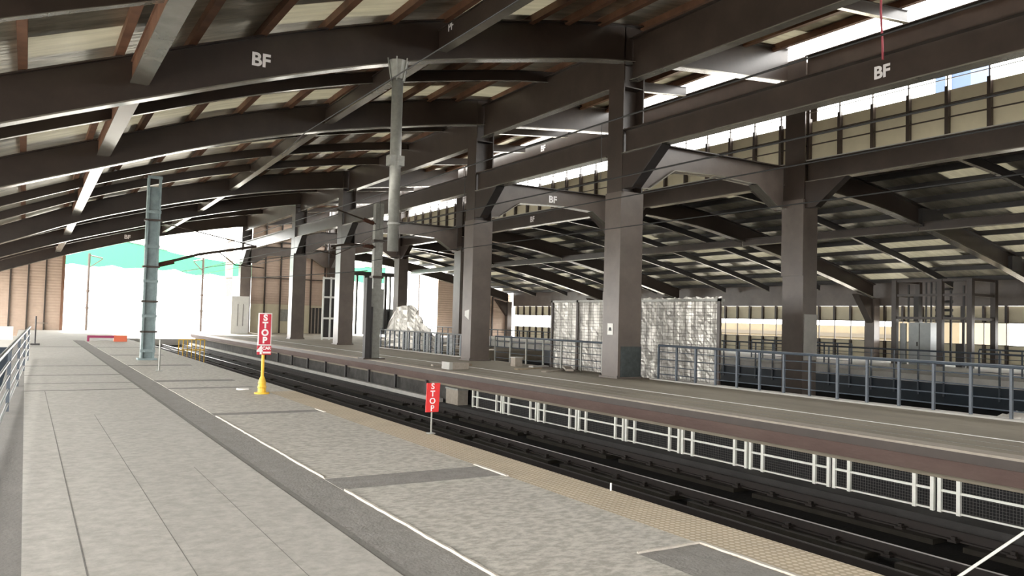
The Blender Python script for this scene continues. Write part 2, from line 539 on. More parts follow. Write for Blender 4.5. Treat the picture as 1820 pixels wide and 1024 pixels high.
zsL = lambda x, y: zbL(x, y) + depthL(y) + 0.24
px = [-4.8, -3.3, -1.8, -0.25, 1.45, 2.85, 4.34, 5.84, 7.5, 8.95, 10.3, 11.6, 12.8, 14.0, 15.6, 17.0, 18.5, 20.0, 21.4]
SKY = []
rs = random.Random(11)
YG = [-36, -8, 3.9, 8.8, 12.2, 13.7, 16.9, 18.3, 21.6, 22.9, 25.9, 27.4, 29.4, 30.9, 33.3, 34.7, 37.0, 38.4, 41.6, 42.9, 44.2, 45.3, 47.5, 48.6, 50.8, 51.9, 55.6, 57, 60.6, 62, 65.6, 66.9, 68]
SKYROW = {16.9: .38, 12.2: .2, 21.6: .35, 25.9: .75, 29.4: .7, 33.3: .6, 37.0: .5, 41.6: .6, 44.2: .4, 47.5: .4, 50.8: .4, 55.6: .4, 60.6: .4, 65.6: .3}
CELL = {}
def skyL(x, y):
    for j in range(len(YG) - 1):
        if YG[j] <= y <= YG[j + 1]:
            p = SKYROW.get(YG[j], 0)
            i = sum(1 for q in px if q < x)
            if (i, j) not in CELL:
                CELL[(i, j)] = rs.random() < p
            return CELL[(i, j)]
    return False
GX = []
for i in range(len(px) - 1):
    GX += [px[i], (px[i] * .5 + px[i + 1] * .5)]
roofL = struct(sheet('ceiling_main_roof', [-5.4] + GX + [21.4, 21.9], YG, zsL, 0.06, 'foil', skyL))
zsR = lambda x, y: zbR(x) + 0.82 + 0.2
YR = [-36, 3.9, 6.3, 8.8, 11.3, 13.8, 16.1, 18.4, 20.7, 23.0, 25.2, 27.5, 31.0, 34.8, 38.5, 42, 45.4, 48.7, 52, 57, 62, 67, 68]
rs2 = random.Random(3)
CR = {}
def glintR(x, y):
    i = int((x - 23.6) / 1.52 + 10); j = sum(1 for q in YR if q < y)
    if (i, j) not in CR:
        CR[(i, j)] = rs2.random() < (.75 if 34.0 < x < 35.9 else .16)  # milky cells here stand for window light reflected in the sheets
    return CR[(i, j)] and y > 4
RXG = [22.75] + [23.6 + .76 * i for i in range(23)] + [41.2]
roofR = struct(sheet('ceiling_lower_roof', RXG, YR, zsR, 0.06, 'foil', glintR))
# purlins running with the tracks, fixed under the sheets
def purlin(x, zf, parent, h=0.22, w=0.16, m='primer'):
    b = MB()
    for i in range(len(YS) - 1):
        y0, y1 = YS[i], YS[i + 1]
        za, zb_ = zf(x, y0), zf(x, y1)
        b.hexa([(x - w/2, y0, za - h), (x + w/2, y0, za - h), (x + w/2, y1, zb_ - h), (x - w/2, y1, zb_ - h),
                (x - w/2, y0, za + .01), (x + w/2, y0, za + .01), (x + w/2, y1, zb_ + .01), (x - w/2, y1, zb_ + .01)])
    return b.build('purlin', m, parent)
for x in px: purlin(x, zsL, roofL)
for i in range(12): purlin(23.6 + i * 1.52, zsR, roofR, 0.19, 0.16, 'dark')

# ------------------------------------------------------------------ rafters
def rafter(y, label, xs, zb, dep, wf=0.34, m='steel', name='roof_rafter', group=None, cat='rafter', tf=0.035):
    t = thing(name, (xs[len(xs)//2], y, zb(xs[len(xs)//2])), label, cat, group)
    lo = [(x, zb(x)) for x in xs]
    hi = [(x, zb(x) + dep(x)) for x in xs]
    MB().strip([(a, b + tf) for a, b in lo], [(a, b - tf) for a, b in hi], 'y', y - 0.02, y + 0.02).build('web', m, t)
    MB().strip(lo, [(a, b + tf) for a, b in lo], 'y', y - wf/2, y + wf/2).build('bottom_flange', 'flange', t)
    MB().strip([(a, b - tf) for a, b in hi], hi, 'y', y - wf/2, y + wf/2).build('top_flange', m, t)
    return t
RL = ['steel roof rafter overhead behind the camera, nearest of the main rafters',
      'deep steel roof rafter just in front of the camera, out past the frame top',
      'brown steel roof rafter with large white BF painted on its web',
      'dark steel roof rafter meeting the second tall column from the right',
      'dark steel roof rafter meeting the column left of the hanging tube',
      'dark steel roof rafter reaching the column with bright left edge',
      'last dark roof rafter above the bright open end of the station']
RR = ['lower roof rafter at the back edge behind the camera',
      'lower roof rafter at the far right out of frame',
      'large arched rafter of the lower roof, nearest and rightmost, with a splice box',
      'arched lower roof rafter landing on the pale column by the lift cage',
      'arched lower roof rafter seen left of the nearest column above the foil hoarding',
      'arched dark rafter of the lower roof, ending above the foil hoarding left edge',
      'last small arched rafter of the lower roof by the bright far opening']
XR = [23.05 + (40.45 - 23.05) * i / 14 for i in range(15)]
rafts = {}
for i, s in enumerate(STN):
    if i < 1: continue
    y = s[0]
    rafts[y] = rafter(y, RL[i], XS[:-1] + [22.15], lambda x, y=y: zbL(x, y), lambda x, d=s[2]: d + 0.008 * max(0, x))
    if i < 2: continue
    rr = rafter(y, RR[i], XR, zbR, lambda x: 0.8, 0.36, name='arched_rafter')
    if y == 18.4:
        MB().box(29.9, 31.3, y - .2, y + .2, zbR(30.6) + .1, zbR(30.6) + .82).build('splice_box', 'dark', rr)
        MB().box(36.6, 37.4, y - .2, y + .2, zbR(37) + .1, zbR(37) + .75).build('splice_box', 'dark', rr)
text('BF', 0.42, (4.34, 18.375, 7.40), '-y', 'signwhite', web_of(rafts[18.4]), bold=0.012)
text('BF', 0.42, (6.4, 66.975, 7.15), '-y', 'signwhite', web_of(rafts[67.0]), bold=0.012)
text('BF', 0.36, (18.0, 42.975, 9.4), '-y', 'signwhite', web_of(rafts[43.0]), bold=0.012)

ribs = [8.8, 13.8, 23.0, 31.0, 34.8, 38.5, 45.4, 48.7, 57.0, 62.0]
RIBN = ['nearest thin roof rib above the left of the frame top', 'thin curved roof rib in front of the lettered rafter', 'thin dark roof rib just behind the lettered rafter']
for k, y in enumerate(ribs):
    lab = RIBN[k] if k < 3 else 'thin dark roof rib, %s beyond the second main rafter' % ORD[k - 3]
    rafter(y, lab, XS[:-1] + [21.8], lambda x, y=y: zbL(x, y) + depthL(y) - 0.36, lambda x: 0.36, 0.16, 'steel', 'roof_rib', 'ribs under the main roof', 'rib', 0.015)
    lab = 'thin arched rib under the lower roof, %s from the right' % ORD[k]
    rafter(y, lab, XR, lambda x: zbR(x) + 0.5, lambda x: 0.3, 0.15, 'dark', 'arched_rib', 'ribs under the lower roof', 'rib', 0.015)

# ------------------------------------------------------------------ longitudinal beams
def ibeam_y(name, label, x, ys, z0, z1, wf, m='girder', cat='girder', group=None, web=0.03, tf=0.03, z0f=None, z1f=None, flm='flange'):
    t = thing(name, (x, (ys[0] + ys[-1]) / 2, z0 if z0 is not None else z0f(ys[0])), label, cat, group)
    lo = [(y, z0 if z0 is not None else z0f(y)) for y in ys]
    hi = [(y, z1 if z1 is not None else z1f(y)) for y in ys]
    MB().strip([(a, b + tf) for a, b in lo], [(a, b - tf) for a, b in hi], 'x', x - web/2, x + web/2).build('web', m, t)
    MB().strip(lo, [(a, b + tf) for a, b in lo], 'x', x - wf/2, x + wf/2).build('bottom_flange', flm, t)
    MB().strip([(a, b - tf) for a, b in hi], hi, 'x', x - wf/2, x + wf/2).build('top_flange', m, t)
    return t
def seg_ys(a, b, n=2):
    return [a + (b - a) * i / n for i in range(n + 1)]
main = [3.9, 18.4, 27.5, 43.0, 52.0, 67.0]
SEGN = ['overhead nearest the camera', 'behind the lettered rafter', 'between the second and third rafters', 'between the third and fourth rafters', 'at the far end of the roof']
for k in range(len(main) - 1):
    a, b = main[k] + .03, main[k + 1] - .03
    f0 = lambda y, x=1.85: zbL(x, y) + 0.36
    f1 = lambda y, x=1.85: zbL(x, y) + 0.84
    ibeam_y('tie_beam', 'box tie beam with light-catching underside over the left platform, ' + SEGN[k], 1.85, seg_ys(a, b), None, None, 0.36, 'primer', 'beam', 'left row of tie beams', z0f=f0, z1f=f1, web=0.3)
    f0 = lambda y, x=8.9: zbL(x, y) + 0.25
    f1 = lambda y, x=8.9: zbL(x, y) + 0.80
    t = ibeam_y('tie_beam', 'brown tie beam over the tracks, ' + SEGN[k], 8.9, seg_ys(a, b), None, None, 0.26, 'girder', 'beam', 'middle row of tie beams', z0f=f0, z1f=f1, web=0.2)
    if k == 0:
        text('PF', 0.3, (8.79, 17.7, 8.95), '-x', 'signwhite', web_of(t))
cols = [(3.9, 4.65), (18.36, 19.11), (27.44, 28.2), (42.9, 43.7), (52.1, 52.9), (67.1, 67.9)]
COLN = ['near right out of frame', 'nearest, in the middle of the picture', 'second from the right, left of the foil hoarding', 'third back, beside the white door frame', 'fourth back with a bright left edge', 'last, above the white cabinet']
SEG2 = ['nearest the camera at upper right', 'right of the second column', 'between the third and second columns', 'between the fourth and third columns', 'at the far end']
C2 = [(3.9, 4.76), (17.75, 18.61), (27.44, 28.3), (42.6, 43.46), (51.9, 52.76), (67.1, 67.96)]
for k in range(len(cols) - 1):
    a, b = cols[k][1], cols[k + 1][0]
    d = 0.5 * (zbL(14.9, a) - 9.4) + 0.5 * (zbL(14.9, b) - 9.4)
    ibeam_y('eave_girder', 'roof-level girder on the first column row, ' + SEG2[k], 15.25, [a, b], 8.88 + d * .8, 10.2 + d * .9, 0.3, 'girder', 'girder', 'roof-level girders on the first column row')
    g = ibeam_y('crane_girder', 'lower girder with white BF at upper right, on the first column row' if k == 0 else 'lower girder on the first column row, ' + SEG2[k], 15.05, [a, b], 6.66, 7.38, 0.36, 'girder', 'girder', 'lower girders on the first column row')
    MB().prism([(b, 6.68), (b - 1.75, 6.68), (b - .55, 5.62), (b, 5.62)], 'x', 14.93, 15.17).build('knee_bracket', 'steel', g)
    MB().hexa([(14.88, b - 1.75, 6.64), (15.22, b - 1.75, 6.64), (15.22, b - .5, 5.58), (14.88, b - .5, 5.58), (14.88, b - 1.72, 6.68), (15.22, b - 1.72, 6.68), (15.22, b - .5, 5.62), (14.88, b - .5, 5.62)]).build('knee_flange', 'dark', g)
    if k == 0:
        text('BF', 0.36, (15.03, 10.06, 7.02), '-x', 'signwhite', web_of(g), bold=0.012)
    a2, b2 = C2[k][1], C2[k + 1][0]
    h = ibeam_y('ridge_girder', 'girder under the roof slit, second column row, ' + SEG2[k], 22.4, [a2, b2], 10.14, 10.9, 0.3, 'girder', 'girder', 'upper girders on the second column row')
    if k == 2:
        text('BF', 0.42, (22.38, 34.0, 10.5), '-x', 'signwhite', web_of(h), bold=0.012)
    l = ibeam_y('sill_girder', 'steel girder carrying the clerestory wall, ' + SEG2[k], 22.5, [a2, b2], 6.57, 7.28, 0.34, 'girder', 'girder', 'clerestory sill girders on the second column row')
    if k == 2:
        text('BF', 0.40, (22.48, 35.0, 6.93), '-x', 'signwhite', web_of(l), bold=0.012)
    MB().prism([(a2, 6.6), (a2 + 1.6, 6.6), (a2 + .4, 5.7), (a2, 5.7)], 'x', 22.35, 22.65).build('knee_bracket', 'steel', l)
    MB().prism([(b2, 6.6), (b2 - 1.6, 6.6), (b2 - .4, 5.7), (b2, 5.7)], 'x', 22.35, 22.65).build('knee_bracket', 'steel', l)
    ibeam_y('lower_roof_tie', 'slim tie beam under the arched lower roof, ' + SEG2[k], 30.0, [main[k] + .03, main[k+1] - .03], 5.56, 5.92, 0.2, 'girder', 'beam', 'tie beams under the lower roof')

# columns
for k, (a, b) in enumerate(cols):
    y = (a + b) / 2
    top = zbL(15.3, y) + depthL(y) + 0.1
    t = thing('steel_column', (15.32, y, 0), 'tall boxed steel column of the first row, ' + COLN[k], 'column')
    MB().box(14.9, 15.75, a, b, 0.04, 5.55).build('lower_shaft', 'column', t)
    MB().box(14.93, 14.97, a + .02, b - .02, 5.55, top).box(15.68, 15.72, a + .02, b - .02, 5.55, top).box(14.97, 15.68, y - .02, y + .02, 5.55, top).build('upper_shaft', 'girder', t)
    for zz in (6.5, 7.45, 8.7):
        MB().box(14.97, 15.68, a + .04, b - .04, zz, zz + .03).build('stiffener', 'girder', t)
    bpl = MB().box(14.84, 15.81, a - .06, b + .06, 0, 0.05).build('base_plate', 'column', t)
    for bx in (14.87, 15.78):
        for by in (a - .03, b + .03):
            MB().tube([(bx, by, .05), (bx, by, .09)], .02, 6).build('anchor_bolt', 'dark', bpl)
    if k == 1:
        MB().box(15.0, 15.77, a - .02, a, 0.05, 0.95).build('dark_wrap', 'wrap', t)
        # protective weld seams
    t2 = thing('inner_column', (22.75, y, -4), 'boxed steel column of the second row, ' + COLN[k].replace('third back, beside the white door frame', 'third back, mostly hidden').replace('nearest, in the middle of the picture', 'the nearest, right of centre').replace('second from the right, left of the foil hoarding', 'second back and hidden by another').replace('last, above the white cabinet', 'last at the far end').replace('fourth back with a bright left edge', 'fourth back, beside the foil tarp'), 'column')
    c0 = C2[k][0]
    bz = -4.0 if k < 3 else 0.0
    MB().box(22.3, 23.0, c0, c0 + .86, bz, 6.0).build('lower_shaft', 'column', t2)
    MB().box(22.33, 22.37, c0 + .02, c0 + .84, 6.0, 10.9).box(22.93, 22.97, c0 + .02, c0 + .84, 6.0, 10.9).box(22.37, 22.93, c0 + .41, c0 + .45, 6.0, 10.9).build('upper_shaft', 'girder', t2)
    if k == 1:
        MB().box(22.24, 22.3, c0 - .02, c0 + .88, 3.4, 6.0).build('cover_plate', 'column', t2)
        MB().box(22.35, 23.0, c0 - .03, c0, .55, 2.1).build('pale_cover', 'slab', t2)
    if k > 0: c3 = thing('outer_column', (40.8, y, 0), 'short steel column of the outer row under the lower roof, ' + ['out of frame', 'out of frame right', 'pale, beside the lift cage', 'hidden by the foil hoarding', 'behind the foil hoarding', 'at the far left end'][k], 'column')
    if k > 0: MB().box(40.5, 41.0, a, a + .6, 0, 3.4).build('shaft', 'column', c3)
    if k > 0: MB().prism([(40.5, 2.0), (40.5, 3.35), (39.2, 3.6)], 'y', a + .1, a + .5).build('knee_bracket', 'steel', c3)
    # cross beam with haunches between the rows
    cb = thing('cross_beam', (19, y, 6), 'haunched steel cross beam behind the column that is ' + ['out of frame at right', 'nearest', 'second from the right', 'third back', 'fourth back', 'last'][k], 'beam', 'cross beams between the column rows')
    X0, X1 = 15.75, 22.3
    lo = [(X0, 5.72), (16.1, 5.75), (17.1, 6.42), (19, 6.5), (20.8, 6.42), (21.9, 5.75), (X1, 5.72)]
    hi = [(x, 7.2) for x, _ in lo]
    ym = a + .3
    MB().strip(lo, hi, 'y', ym - .03, ym + .03).build('web', 'column', cb)
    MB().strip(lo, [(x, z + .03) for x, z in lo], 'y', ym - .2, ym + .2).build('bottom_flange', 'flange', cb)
    MB().strip([(x, z - .03) for x, z in hi], hi, 'y', ym - .2, ym + .2).build('top_flange', 'steel', cb)
    if k == 2:
        text('BF', 0.4, (18.8, ym - .035, 6.75), '-y', 'signwhite', web_of(cb), bold=0.012)

# ------------------------------------------------------------------ clerestory wall on the second row
cw = struct(MB().box(22.62, 22.66, 4, 66, 7.3, 8.66).build('wall_clerestory', 'beige'))
y = 17.75 - 1.19 * 11
while y < 66:
    MB().box(22.46, 22.60, y - .05, y + .05, 7.3, 8.75).box(22.5, 22.55, y - .018, y + .018, 8.7, 10.08).build('post', 'girder', cw)
    y += 1.19
for z, h in ((7.82, .035), (8.22, .035), (8.95, .02)):
    MB().box(22.48, 22.52, 4, 66, z, z + h).build('rail', 'girder', cw)
MB().box(22.44, 22.7, 4, 66, 7.3, 7.34).build('sill', 'slab', cw)

# ------------------------------------------------------------------ right wall
rw = struct(MB().box(41.3, 41.35, 10, 67, -.3, 1.0).box(41.3, 41.35, 10, 67, 2.15, 2.98).build('wall_right', 'beige'))
MB().box(41.05, 41.2, 10, 67, 2.98, 4.3).build('fascia', 'column', rw)
y = 11.0
while y < 67:
    MB().box(41.15, 41.3, y - .06, y + .06, 0, 1.05).box(41.22, 41.28, y - .02, y + .02, 1.05, 2.15).box(41.15, 41.3, y - .06, y + .06, 2.15, 2.98).build('post', 'steel', rw)
    y += 1.085
for z in (1.0, 2.12):
    MB().box(41.2, 41.3, 10, 67, z, z + .04).build('rail', 'steel', rw)

# ------------------------------------------------------------------ end walls
def profile_wall(x0, x1, y0, y1, z0, topf, m, name, n=8):
    b = MB()
    xs = [x0 + (x1 - x0) * i / n for i in range(n + 1)]
    b.strip([(x, z0) for x in xs], [(x, topf(x)) for x in xs], 'y', y0, y1)
    return struct(b.build(name, m))
lw = profile_wall(-9, 2.35, 67.6, 67.7, -0.5, lambda x: zbL(x, 67) + .6, 'tanrib', 'wall_end_left')
for x in (-3.2, -2.1, -1.0, 0.1, 1.2):
    MB().box(x - .05, x + .05, 67.45, 67.6, -.5, zbL(x, 67) + .5).build('post', 'girder', lw)
MB().box(2.2, 2.4, 67.4, 67.6, -.5, zbL(2.3, 67) + .5).build('jamb', 'primer', lw)
MB().box(0.75, 1.45, 67.35, 67.45, 0.45, 0.52).build('shelf_bracket', 'block', lw)
ew = profile_wall(15.9, 22.3, 67.6, 67.7, 2.4, lambda x: 9.9, 'tanrib', 'wall_end_middle')
for x in (17.0, 18.3, 19.6, 20.9, 22.1):
    MB().box(x - .05, x + .05, 67.45, 67.6, 0, 9.9).build('post', 'girder', ew)
for z in (4.55, 7.6):
    MB().box(15.9, 22.3, 67.45, 67.55, z, z + .08).build('rail', 'girder', ew)
MB().box(15.9, 22.3, 67.55, 67.62, 0, 2.4).build('lower_panel', 'beige', ew)
MB().box(18.3, 19.1, 67.5, 67.55, 1.0, 2.0).build('notice_panel', 'gpipe', ew)
MB().box(20.9, 22.2, 67.5, 67.56, 0.0, 2.2).build('dark_gate', 'dark', ew)
for i in range(4):
    MB().box(21.0 + i * .3, 21.08 + i * .3, 67.45, 67.5, 0.0, 2.2).build('gate_bar', 'block', ew)
rw2 = profile_wall(33.1, 41.3, 67.6, 67.7, -.3, lambda x: zbR(min(x, 40.7)) + .8, 'tanrib', 'wall_end_right')
for x in (35.0, 37.0, 39.0):
    MB().box(x - .06, x + .06, 67.45, 67.6, 0, zbR(x) + .5).build('post', 'girder', rw2)
profile_wall(-5.2, 22.3, -36.2, -36.0, -.5, lambda x: zbL(x, -36) + 1.1, 'tanrib', 'wall_back_light_block')  # unseen wall added behind the camera to cut light from there
profile_wall(22.6, 41.3, -36.2, -36.0, -4, lambda x: zbR(min(x, 40.7)) + .95, 'tanrib', 'wall_back_light_block_lower')  # unseen, added to block light behind the lower roof
struct(MB().box(41.3, 41.35, -36, 10, -.3, 4.1).build('wall_right_light_block', 'beige'))  # unseen side wall added to close off light behind the camera
# dark scaffold posts in the opening behind the second row
for i, x in enumerate((24.85, 25.75, 26.6, 27.55, 28.0, 29.0)):
    w = (.14, .5, .3, .2, .12, .6)[i]
    t = tag(MB().box(x - w/2, x + w/2, 66.9, 67.2, 0, 5.2).build('opening_post', 'dark'), 'dark steel post in the bright opening behind the third column, %s from the left' % ORD[i], 'post', 'posts in the far opening')
tag(MB().box(27.1, 30.4, 67.22, 67.3, 0, 2.3).build('low_screen', 'cabinet'), 'grey low screen between the posts left of the silver tarp', 'screen')
tag(MB().box(22.9, 29.4, 66.9, 67.3, 5.2, 5.55).build('lintel', 'dark'), 'dark lintel beam above the bright opening posts', 'beam')

# white door frame with dark panes (lift shaft door)
t = thing('framed_door', (17.2, 51.2, 0), 'white framed glazed door with six dark panes beside the third column', 'door')
b = MB()
for x in (16.7, 17.2, 17.65):
    b.box(x - .05, x + .05, 51.15, 51.25, 0, 4.15)
for z in (0.05, 1.35, 2.75, 4.0):
    b.box(16.65, 17.7, 51.16, 51.24, z, z + .12)
fr = b.build('frame', 'white', t)
for xa in (16.7, 17.2):
    for za, zc in ((.1, 1.4), (1.4, 2.8), (2.8, 4.05)):
        MB().box(xa, xa + .46, 51.24, 51.27, za, zc).build('pane', 'dark', fr)
# white cabinet at the foot of the last column
t = thing('white_hoarding', (15, 64, 0), 'bright white hoarding box in front of the last column', 'hoarding')
pn = MB().box(13.55, 14.85, 63.6, 66.3, 0, 2.9).build('panel', 'white', t)
MB().box(14.0, 14.05, 63.57, 63.6, .6, 2.3).build('slot', 'gpipe', pn)
MB().box(14.4, 14.45, 63.57, 63.6, .6, 2.3).build('slot', 'gpipe', pn)
# brown portal post beyond
tag(MB().box(15.2, 15.75, 74.0, 74.5, -0.6, 9.8).build('portal_post', 'block'), 'brown outdoor post left of the last column against the bright sky', 'post')

# outside: slim poles with arms, green net
for (x, zt, arm, lab) in ((4.35, 6.2, 1.0, 'slim outdoor overhead-line pole left of the grey mast, in front of green netting'), (13.3, 6.4, -0.8, 'slim outdoor overhead-line pole right of the grey mast')):
    t = thing('outdoor_pole', (x, 74.5, -0.6), lab, 'pole')
    MB().tube([(x, 74.5, -.6), (x, 74.5, zt)], 0.10).build('pole', 'girder', t)
    MB().tube([(x, 74.5, zt - .15), (x + arm, 74.5, zt - .35)], 0.05).tube([(x, 74.5, zt - 1.2), (x + arm, 74.5, zt - .4)], 0.04).build('arm', 'girder', t)
    for z in (3.0, 1.6):
        MB().tube([(x, 74.5, z), (x, 74.5, z + .15)], 0.16).build('collar', 'girder', t)
def net(pts_lo, pts_hi, y):
    b = MB()
    n = len(pts_lo)
    b.strip([(x, z) for x, z in pts_lo], [(x, z) for x, z in pts_hi], 'y', y, y + .02)
    return b
nx_ = [2.2 + i * 1.0 for i in range(30)]
lo_ = [(x, (5.25 if x < 12 else 4.95) + .12 * math.sin(x * 2.3)) for x in nx_]
hi_ = [(x, lerp([2.2, 7, 12, 17, 32], [6.9, 7.6, 6.6, 6.1, 6.6], x) + .1 * math.sin(x * 3.1)) for x in nx_]
t = thing('safety_net', (15, 76, -0.6), 'green safety netting hung outside across the bright open end', 'netting')
net(lo_, hi_, 76).build('netting', 'net', t)
MB().tube([(1.2, 75.95, 6.6), (7, 75.95, 7.5), (12, 75.95, 6.7), (35, 75.95, 6.5)], .03).build('rope', 'wire', t)
for x in (1.2, 35.0):
    MB().tube([(x, 76, -.6), (x, 76, 7)], .08).build('pole', 'girder', t)

# ------------------------------------------------------------------ tracks
tag(MB().box(9.15-.07, 9.15+.07, DECK0, 130, -1.13, -1.11).box(9.15 - .02, 9.15 + .02, DECK0, 130, -1.11, -1.04).build('steel_rail', 'rust'), 'near running rail of the track, bright worn head', 'rail')
near_rail = COL.objects[-1]
def rail(x, label, head='railtop'):
    t = thing('steel_rail', (x, 40, -1.13), label, 'rail', None)
    MB().box(x - .07, x + .07, DECK0, 130, -1.13, -1.11).build('foot', 'rust', t)
    MB().box(x - .012, x + .012, DECK0, 130, -1.11, -1.03).build('web', 'rust', t)
    MB().box(x - .036, x + .036, DECK0, 130, -1.03, -1.003).build('head_side', 'rust', t)
    MB().box(x - .022, x + .022, DECK0, 130, -1.003, -1.0).build('running_surface', head, t)
    return t
bpy.data.objects.remove(near_rail)
rail_mid = rail(9.27, 'nearer running rail with a bright worn head, in the middle of the dark track')
rail_far = rail(10.71, 'farther running rail of the track beside the dark kerb', 'rust')
rail(8.35, 'rusty guard rail low beside the near platform edge', 'rust')
k = 0
for x, w, m_ in ((9.27, .55, 'plinth'), (10.71, .5, 'plinth'), (8.35, .45, 'plinth')):
    y = 2.0 + (0.7 if x > 9 else 0)
    while y < 60:
        tag(MB().box(x - w/2, x + w/2, y, y + 3.1, -1.2, -1.13).build('track_plinth', m_), 'dark concrete plinth segment under the %s rail' % {9.27: 'bright middle', 10.71: 'farther', 8.35: 'nearest rusty'}[x], 'plinth', 'track plinths under the %s rail' % {9.27: 'middle', 10.71: 'far', 8.35: 'near'}[x])
        y += 3.5
for x, t in ((9.27, rail_mid), (10.71, rail_far)):
    y = 3.0
    while y < 24:
        MB().box(x - .16, x + .16, y - .06, y + .06, -1.13, -1.10).box(x - .13, x - .07, y - .03, y + .03, -1.10, -1.06).box(x + .07, x + .13, y - .03, y + .03, -1.10, -1.06).build('fastening', 'rust', t)
        y += 0.75
tag(MB().tube([(7.85, y, -1.15 + .02 * math.sin(y)) for y in range(-6, 60, 3)], .035).build('track_cable', 'wire'), 'black cable lying along the trackbed next to the near platform', 'cable')

# white fence panels with wire mesh under the far platform
def fence_panel(y0):
    t = thing('fence_panel', (11.6, y0, -1.0), '', 'fence panel')
    for dyp in (0.0, .28, 1.40, 1.68):
        MB().box(11.575, 11.625, y0 + dyp - .028, y0 + dyp + .028, -1.0, -0.36).build('post', 'whitepost', t)
    MB().box(11.585, 11.615, y0, y0 + 1.68, -.70, -.665).build('mid_rail', 'whitepost', t)
    MB().box(11.585, 11.615, y0, y0 + 1.68, -.985, -.96).build('bottom_rail', 'whitepost', t)
    b = MB()
    i = 0
    while i * .045 < 1.68:
        b.box(11.628, 11.632, y0 + i * .045, y0 + i * .045 + .004, -.96, -.36); i += 1
    for j in range(14):
        b.box(11.628, 11.632, y0, y0 + 1.68, -.95 + j * .045, -.946 + j * .045)
    b.build('wire_mesh', 'mesh', t)
    return t
fp = fence_panel(5.09)
FN = ['cut by the right frame edge', 'second from the right frame edge', 'third from the right frame edge', 'fourth from the right', 'fifth from the right, right of the picture centre', 'sixth from the right', 'seventh from the right', 'eighth from the right, beside the small STOP sign', 'last before the small STOP sign', 'partly hidden by the small STOP sign']
for k in range(9):
    o = fp if k == 0 else copy_tree(fp)
    o.location = (11.6, 5.09 + 1.79 * k, -1.0)
    tag(o, 'white fence panel under the far platform, ' + FN[k], 'fence panel', 'white fence panels along the track')
# dark posts and a crate under the platform beyond the fence
for k in range(9):
    y = 24.0 + k * 2.6
    tag(MB().box(11.42, 11.5, y, y + .1, -1.0, -.38).build('support_post', 'dark'), 'short dark support post under the far platform, %s beyond the white fence' % ORD[k], 'post', 'dark supports under the far platform')
t = thing('debris_box', (11.5, 22.2, -1.0), 'dusty equipment box under the far platform left of the white fence', 'box')
MB().box(11.35, 11.7, 21.6, 22.4, -1.0, -.55).build('body', 'block', t)
MB().box(11.33, 11.72, 21.58, 22.42, -.55, -.5).build('lid', 'gpipe', t)

# ------------------------------------------------------------------ railings
def railing(name, label, p0, p1, n, z0=0.0, h=1.0, bars=4, pm='railing', bm='railing', tm='railing', pr=0.026, gap0=.15, br=0.014):
    p0 = Vector((*p0, z0)); p1 = Vector((*p1, z0))
    t = thing(name, p0, label, 'railing')
    for i in range(n + 1):
        q = p0.lerp(p1, i / n)
        MB().box(q.x - pr, q.x + pr, q.y - pr, q.y + pr, z0, z0 + h - .03).build('post', pm, t)
    for j in range(bars):
        z = z0 + gap0 + (h - gap0 - .18) * j / max(1, bars - 1)
        MB().tube([p0 + Vector((0, 0, z - z0)), p1 + Vector((0, 0, z - z0))], br, 6).build('bar', bm, t)
    MB().tube([p0 + Vector((0, 0, h)), p1 + Vector((0, 0, h))], .034, 8).build('handrail', tm, t)
    return t
railing('railing', 'blue-grey steel railing along the pit at right, in front of the foil hoarding', (15.95, 17.76), (15.95, 2.66), 20, 0.03, .98, 4)
railing('railing', 'dark railing between the nearest column and the second column', (15.95, 27.3), (15.95, 19.3), 7, 0.0, .98, 4, 'gpipe')
railing('railing', 'pale railing in front of the silver tarp between second and third columns', (15.95, 41.6), (15.95, 28.4), 22, 0.0, .95, 4, 'railing', 'handrail', 'handrail', .03)
railing('railing', 'railing at the edge of the third platform, seen across the pit', (28.95, 66), (28.95, 3), 64, -0.75, 1.65, 3, gap0=.9)
railing('railing', 'short railing on the third platform left of the lift cage', (33.0, 29.5), (33.0, 23.5), 8, 0, .95, 3)
railing('railing', 'short railing on the third platform at the right frame edge', (31.0, 16.6), (31.0, 12.0), 6, 0, 1.0, 3)
# left railing beside the near platform
def xl(y): return -0.50 + 0.022 * y
t = thing('railing', (-0.4, 8, -0.1), 'railing with five pale horizontal tubes at the left frame edge', 'railing')
for i in range(7):
    y = 1.0 + i * 4.6
    MB().box(xl(y) - .025, xl(y) + .025, y - .025, y + .025, -.12, 1.0).build('post', 'railing', t)
for z, r in ((.12, .022), (.34, .02), (.56, .02), (.78, .02), (1.0, .032)):
    MB().tube([(xl(-4), -4, z), (xl(30), 30, z)], r, 8).build('tube', 'handrail', t)

# ------------------------------------------------------------------ STOP signs
t = thing('stop_post', (4.2, 16.6, 0), 'tall yellow post with crimson STOP board and a 4 plate', 'sign')
MB().tube([(4.2, 16.6, 0), (4.2, 16.6, .03)], .15, 16).tube([(4.2, 16.6, .03), (4.2, 16.6, .12), (4.2, 16.6, .13), (4.2, 16.6, .2), (4.2, 16.6, .21), (4.2, 16.6, .3), (4.2, 16.6, .36)], [.085, .08, .095, .07, .085, .06, .035], 14).build('base', 'yellow', t)
MB().tube([(4.2, 16.6, .34), (4.2, 16.6, .95)], .032, 10).build('pole', 'yellow', t)
MB().box(4.065, 4.335, 16.535, 16.56, .99, 1.65).build('border', 'signwhite', t)
bd = MB().box(4.085, 4.315, 16.525, 16.55, 1.01, 1.63).build('board', 'crimson', t)
for i, ch in enumerate('STOP'):
    text(ch, 0.175, (4.2, 16.523, 1.55 - i * .153), '-y', 'signwhite', bd, 'letter', .002, .008)
pl = MB().box(4.06, 4.34, 16.535, 16.56, .80, .98).build('plate', 'crimson', t)
